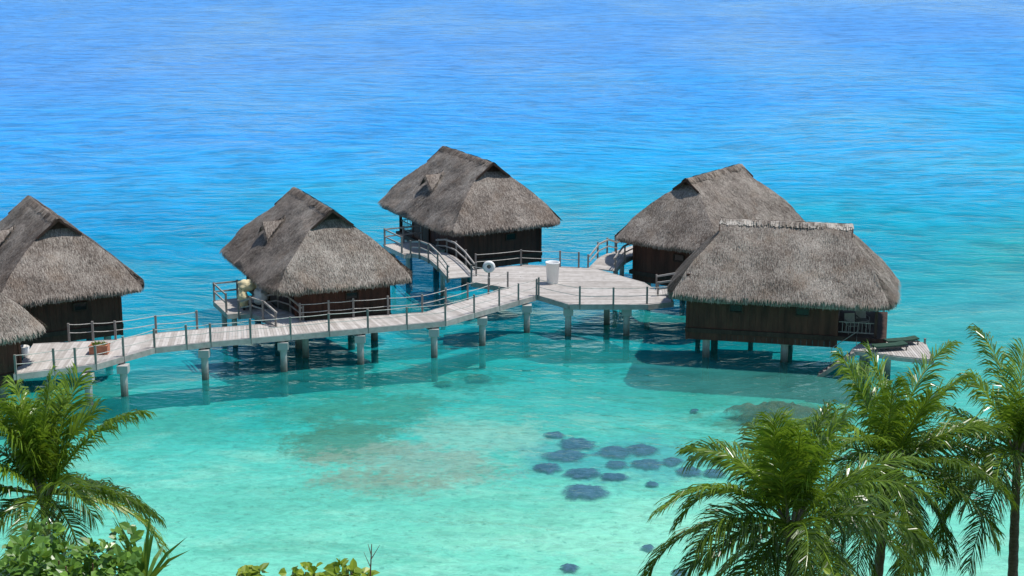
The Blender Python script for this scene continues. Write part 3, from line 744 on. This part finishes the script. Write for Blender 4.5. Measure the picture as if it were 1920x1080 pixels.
def palm(u,v,dep,label,seed,n=26,L=3.7,lean=(0,0),elmin=-30,nup=7,dmul=1.):
    rnd=random.Random(seed); c=PD(u,v,dep); bx,by=c.x+lean[0],c.y+lean[1]; bz=hz(bx,by)-.3
    root=empty('palm_tree',(bx,by,bz),label,'palm tree'); off=Vector((bx,by,bz))
    mb=MB(); pts=[];rad=[]
    for i in range(40):
        t=i/39; q=Vector((lerp(bx,c.x,t**.7),lerp(by,c.y,t**.7),lerp(bz,c.z-.15,t))); pts.append(q); rad.append(lerp(.17,.10,t)*(1+.10*(i%2)))
    mb.tube(pts,rad,12); mb.build('trunk',M['trunk'],root,off,True)
    for i in range(9):
        a_=i*2.4; mbs=MB(); d=Vector((math.cos(a_),math.sin(a_),0)); q=c-ZV*(.35-.03*i)
        mbs.tube([q+d*.08,q+d*.16+ZV*.3,q+d*.32+ZV*.65],[.07,.05,.03],6,.9); mbs.build('leaf_base',M['trunk'],root,off)
    for i in range(n):
        az=i*2.399+rnd.uniform(-.45,.45)+seed
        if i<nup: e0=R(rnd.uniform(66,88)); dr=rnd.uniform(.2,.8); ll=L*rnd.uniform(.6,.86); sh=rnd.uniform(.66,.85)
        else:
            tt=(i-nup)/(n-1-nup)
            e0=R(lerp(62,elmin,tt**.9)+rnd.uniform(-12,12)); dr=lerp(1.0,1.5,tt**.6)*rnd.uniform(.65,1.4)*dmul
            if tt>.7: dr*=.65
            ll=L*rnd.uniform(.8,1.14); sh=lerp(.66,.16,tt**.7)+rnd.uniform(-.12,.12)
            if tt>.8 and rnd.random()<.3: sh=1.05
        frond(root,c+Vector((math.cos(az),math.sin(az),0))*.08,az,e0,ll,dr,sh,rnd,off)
palm(82,925,40,'palm at the lower left with an upright yellow-green crown',3,28,3.5,(.2,-.5),nup=11)
palm(1482,980,37,'nearest right palm, its crown low and spreading furthest left',5,32,3.35,(.5,-.6),nup=7,elmin=-55)
palm(1668,872,43,'tall middle palm of the right group, in front of the sun deck',8,34,3.75,(-.7,-.8),nup=5,elmin=-58)
palm(1908,845,44,'rightmost palm with its bare trunk along the right edge',12,28,3.4,(.3,-.3),nup=5,elmin=-50)

# ---------------------------------------------------------------- shrubs
def shrub(u,v,dep,rx,rz_,nl,ls,mat,label,seed,name='leafy_shrub',twigs=4):
    rnd=random.Random(seed); c=PD(u,v,dep); bz=hz(c.x,c.y); root=empty(name,(c.x,c.y,bz),label,'shrub'); off=Vector((c.x,c.y,bz))
    mb=MB()
    for i in range(twigs+5):
        q=c+Vector((rnd.uniform(-rx,rx)*.8,rnd.uniform(-rx,rx)*.6,rnd.uniform(-.2,.7)*rz_))
        m_=Vector((lerp(c.x,q.x,.5),lerp(c.y,q.y,.5),lerp(bz,q.z,.6))); mb.tube([(c.x,c.y,bz-.2),m_,q],[.04,.022,.008],6)
    mb.build('stem',M['stem'],root,off)
    mb=MB()
    cl=[(c+Vector((rnd.uniform(-1,1)*rx,rnd.uniform(-1,1)*rx*.8,rnd.uniform(-.8,.75)*rz_))) for _ in range(14)]
    for i in range(nl):
        k_=rnd.choice(cl); d=Vector((rnd.gauss(0,1),rnd.gauss(0,1),rnd.gauss(0,1))).normalized(); q=k_+d*rnd.uniform(.4,1)*rx*.36
        ld=(d*.8+Vector((rnd.gauss(0,.4),rnd.gauss(0,.4),-.25))).normalized(); nm=(Vector((rnd.gauss(0,.35),-.45+rnd.gauss(0,.35),1))).normalized()
        leaf(mb,q,ld,nm,ls*rnd.uniform(.6,1.15),ls*rnd.uniform(.6,.85),clamp(rnd.betavariate(2,2)*.9))
    mb.build('foliage',M[mat],root,off)
    return root
shrub(125,1072,16,.50,.32,900,.12,'shrub','round-leaved green shrub in the bottom left corner below the palm',21)
shrub(35,1100,16,.30,.20,260,.12,'shrub','low green shrub tip cut by the bottom left corner',22)
shrub(470,1084,16,.11,.11,70,.12,'yshrub','yellow-green shrub tip, leftmost of three along the bottom edge',23)
shrub(575,1092,16,.18,.10,100,.12,'yshrub','yellow-green shrub tip, middle of three along the bottom edge',24)
shrub(662,1082,16,.14,.11,100,.12,'yshrub','yellow-green shrub tip beside the bare twig at the bottom edge',25)
shrub(1580,1096,16,.12,.10,60,.10,'yshrub','small bright shrub tip under the right palms at the bottom edge',26)
c=PD(694,1085,16); mb=MB()
mb.tube([c-ZV*1.5,c,PD(697,1020,16)],[.012,.008,.004],5)
for a_,b_ in (((694,1062),(682,1035)),((695,1050),(712,1022)),((696,1040),(690,1020))): mb.tube([PD(*a_,16),PD(*b_,16)],[.005,.002],4)
tag(mb.build('bare_twig',M['twig'],None,c-ZV*1.5),'thin reddish bare twig poking up at the bottom edge','twig')
c=PD(270,1100,17); bz=hz(c.x,c.y); root=empty('strap_leaf_plant',(c.x,c.y,bz),'upright plant with long narrow leaves right of the round-leaved shrub','plant'); off=Vector((c.x,c.y,bz))
mb=MB(); mb.tube([(c.x,c.y,bz-.2),c],.04,6); mb.build('stem',M['stem'],root,off)
mb=MB()
for i in range(26):
    az=random.uniform(0,6.28); e=random.uniform(.7,1.45); L=random.uniform(.45,.8); d=Vector((math.cos(az)*math.cos(e),math.sin(az)*math.cos(e),math.sin(e))); s_=d.cross(Vector((0,1,.2))).normalized()*.018
    a_=c.copy(); b_=a_+d*L*.6; e_=b_+(d-ZV*.35).normalized()*L*.4; q=random.random()*.7
    mb.face([a_-s_,a_+s_,b_+s_,b_-s_],q); mb.face([b_-s_,b_+s_,e_],q)
mb.build('foliage',M['shrub'],root,off)
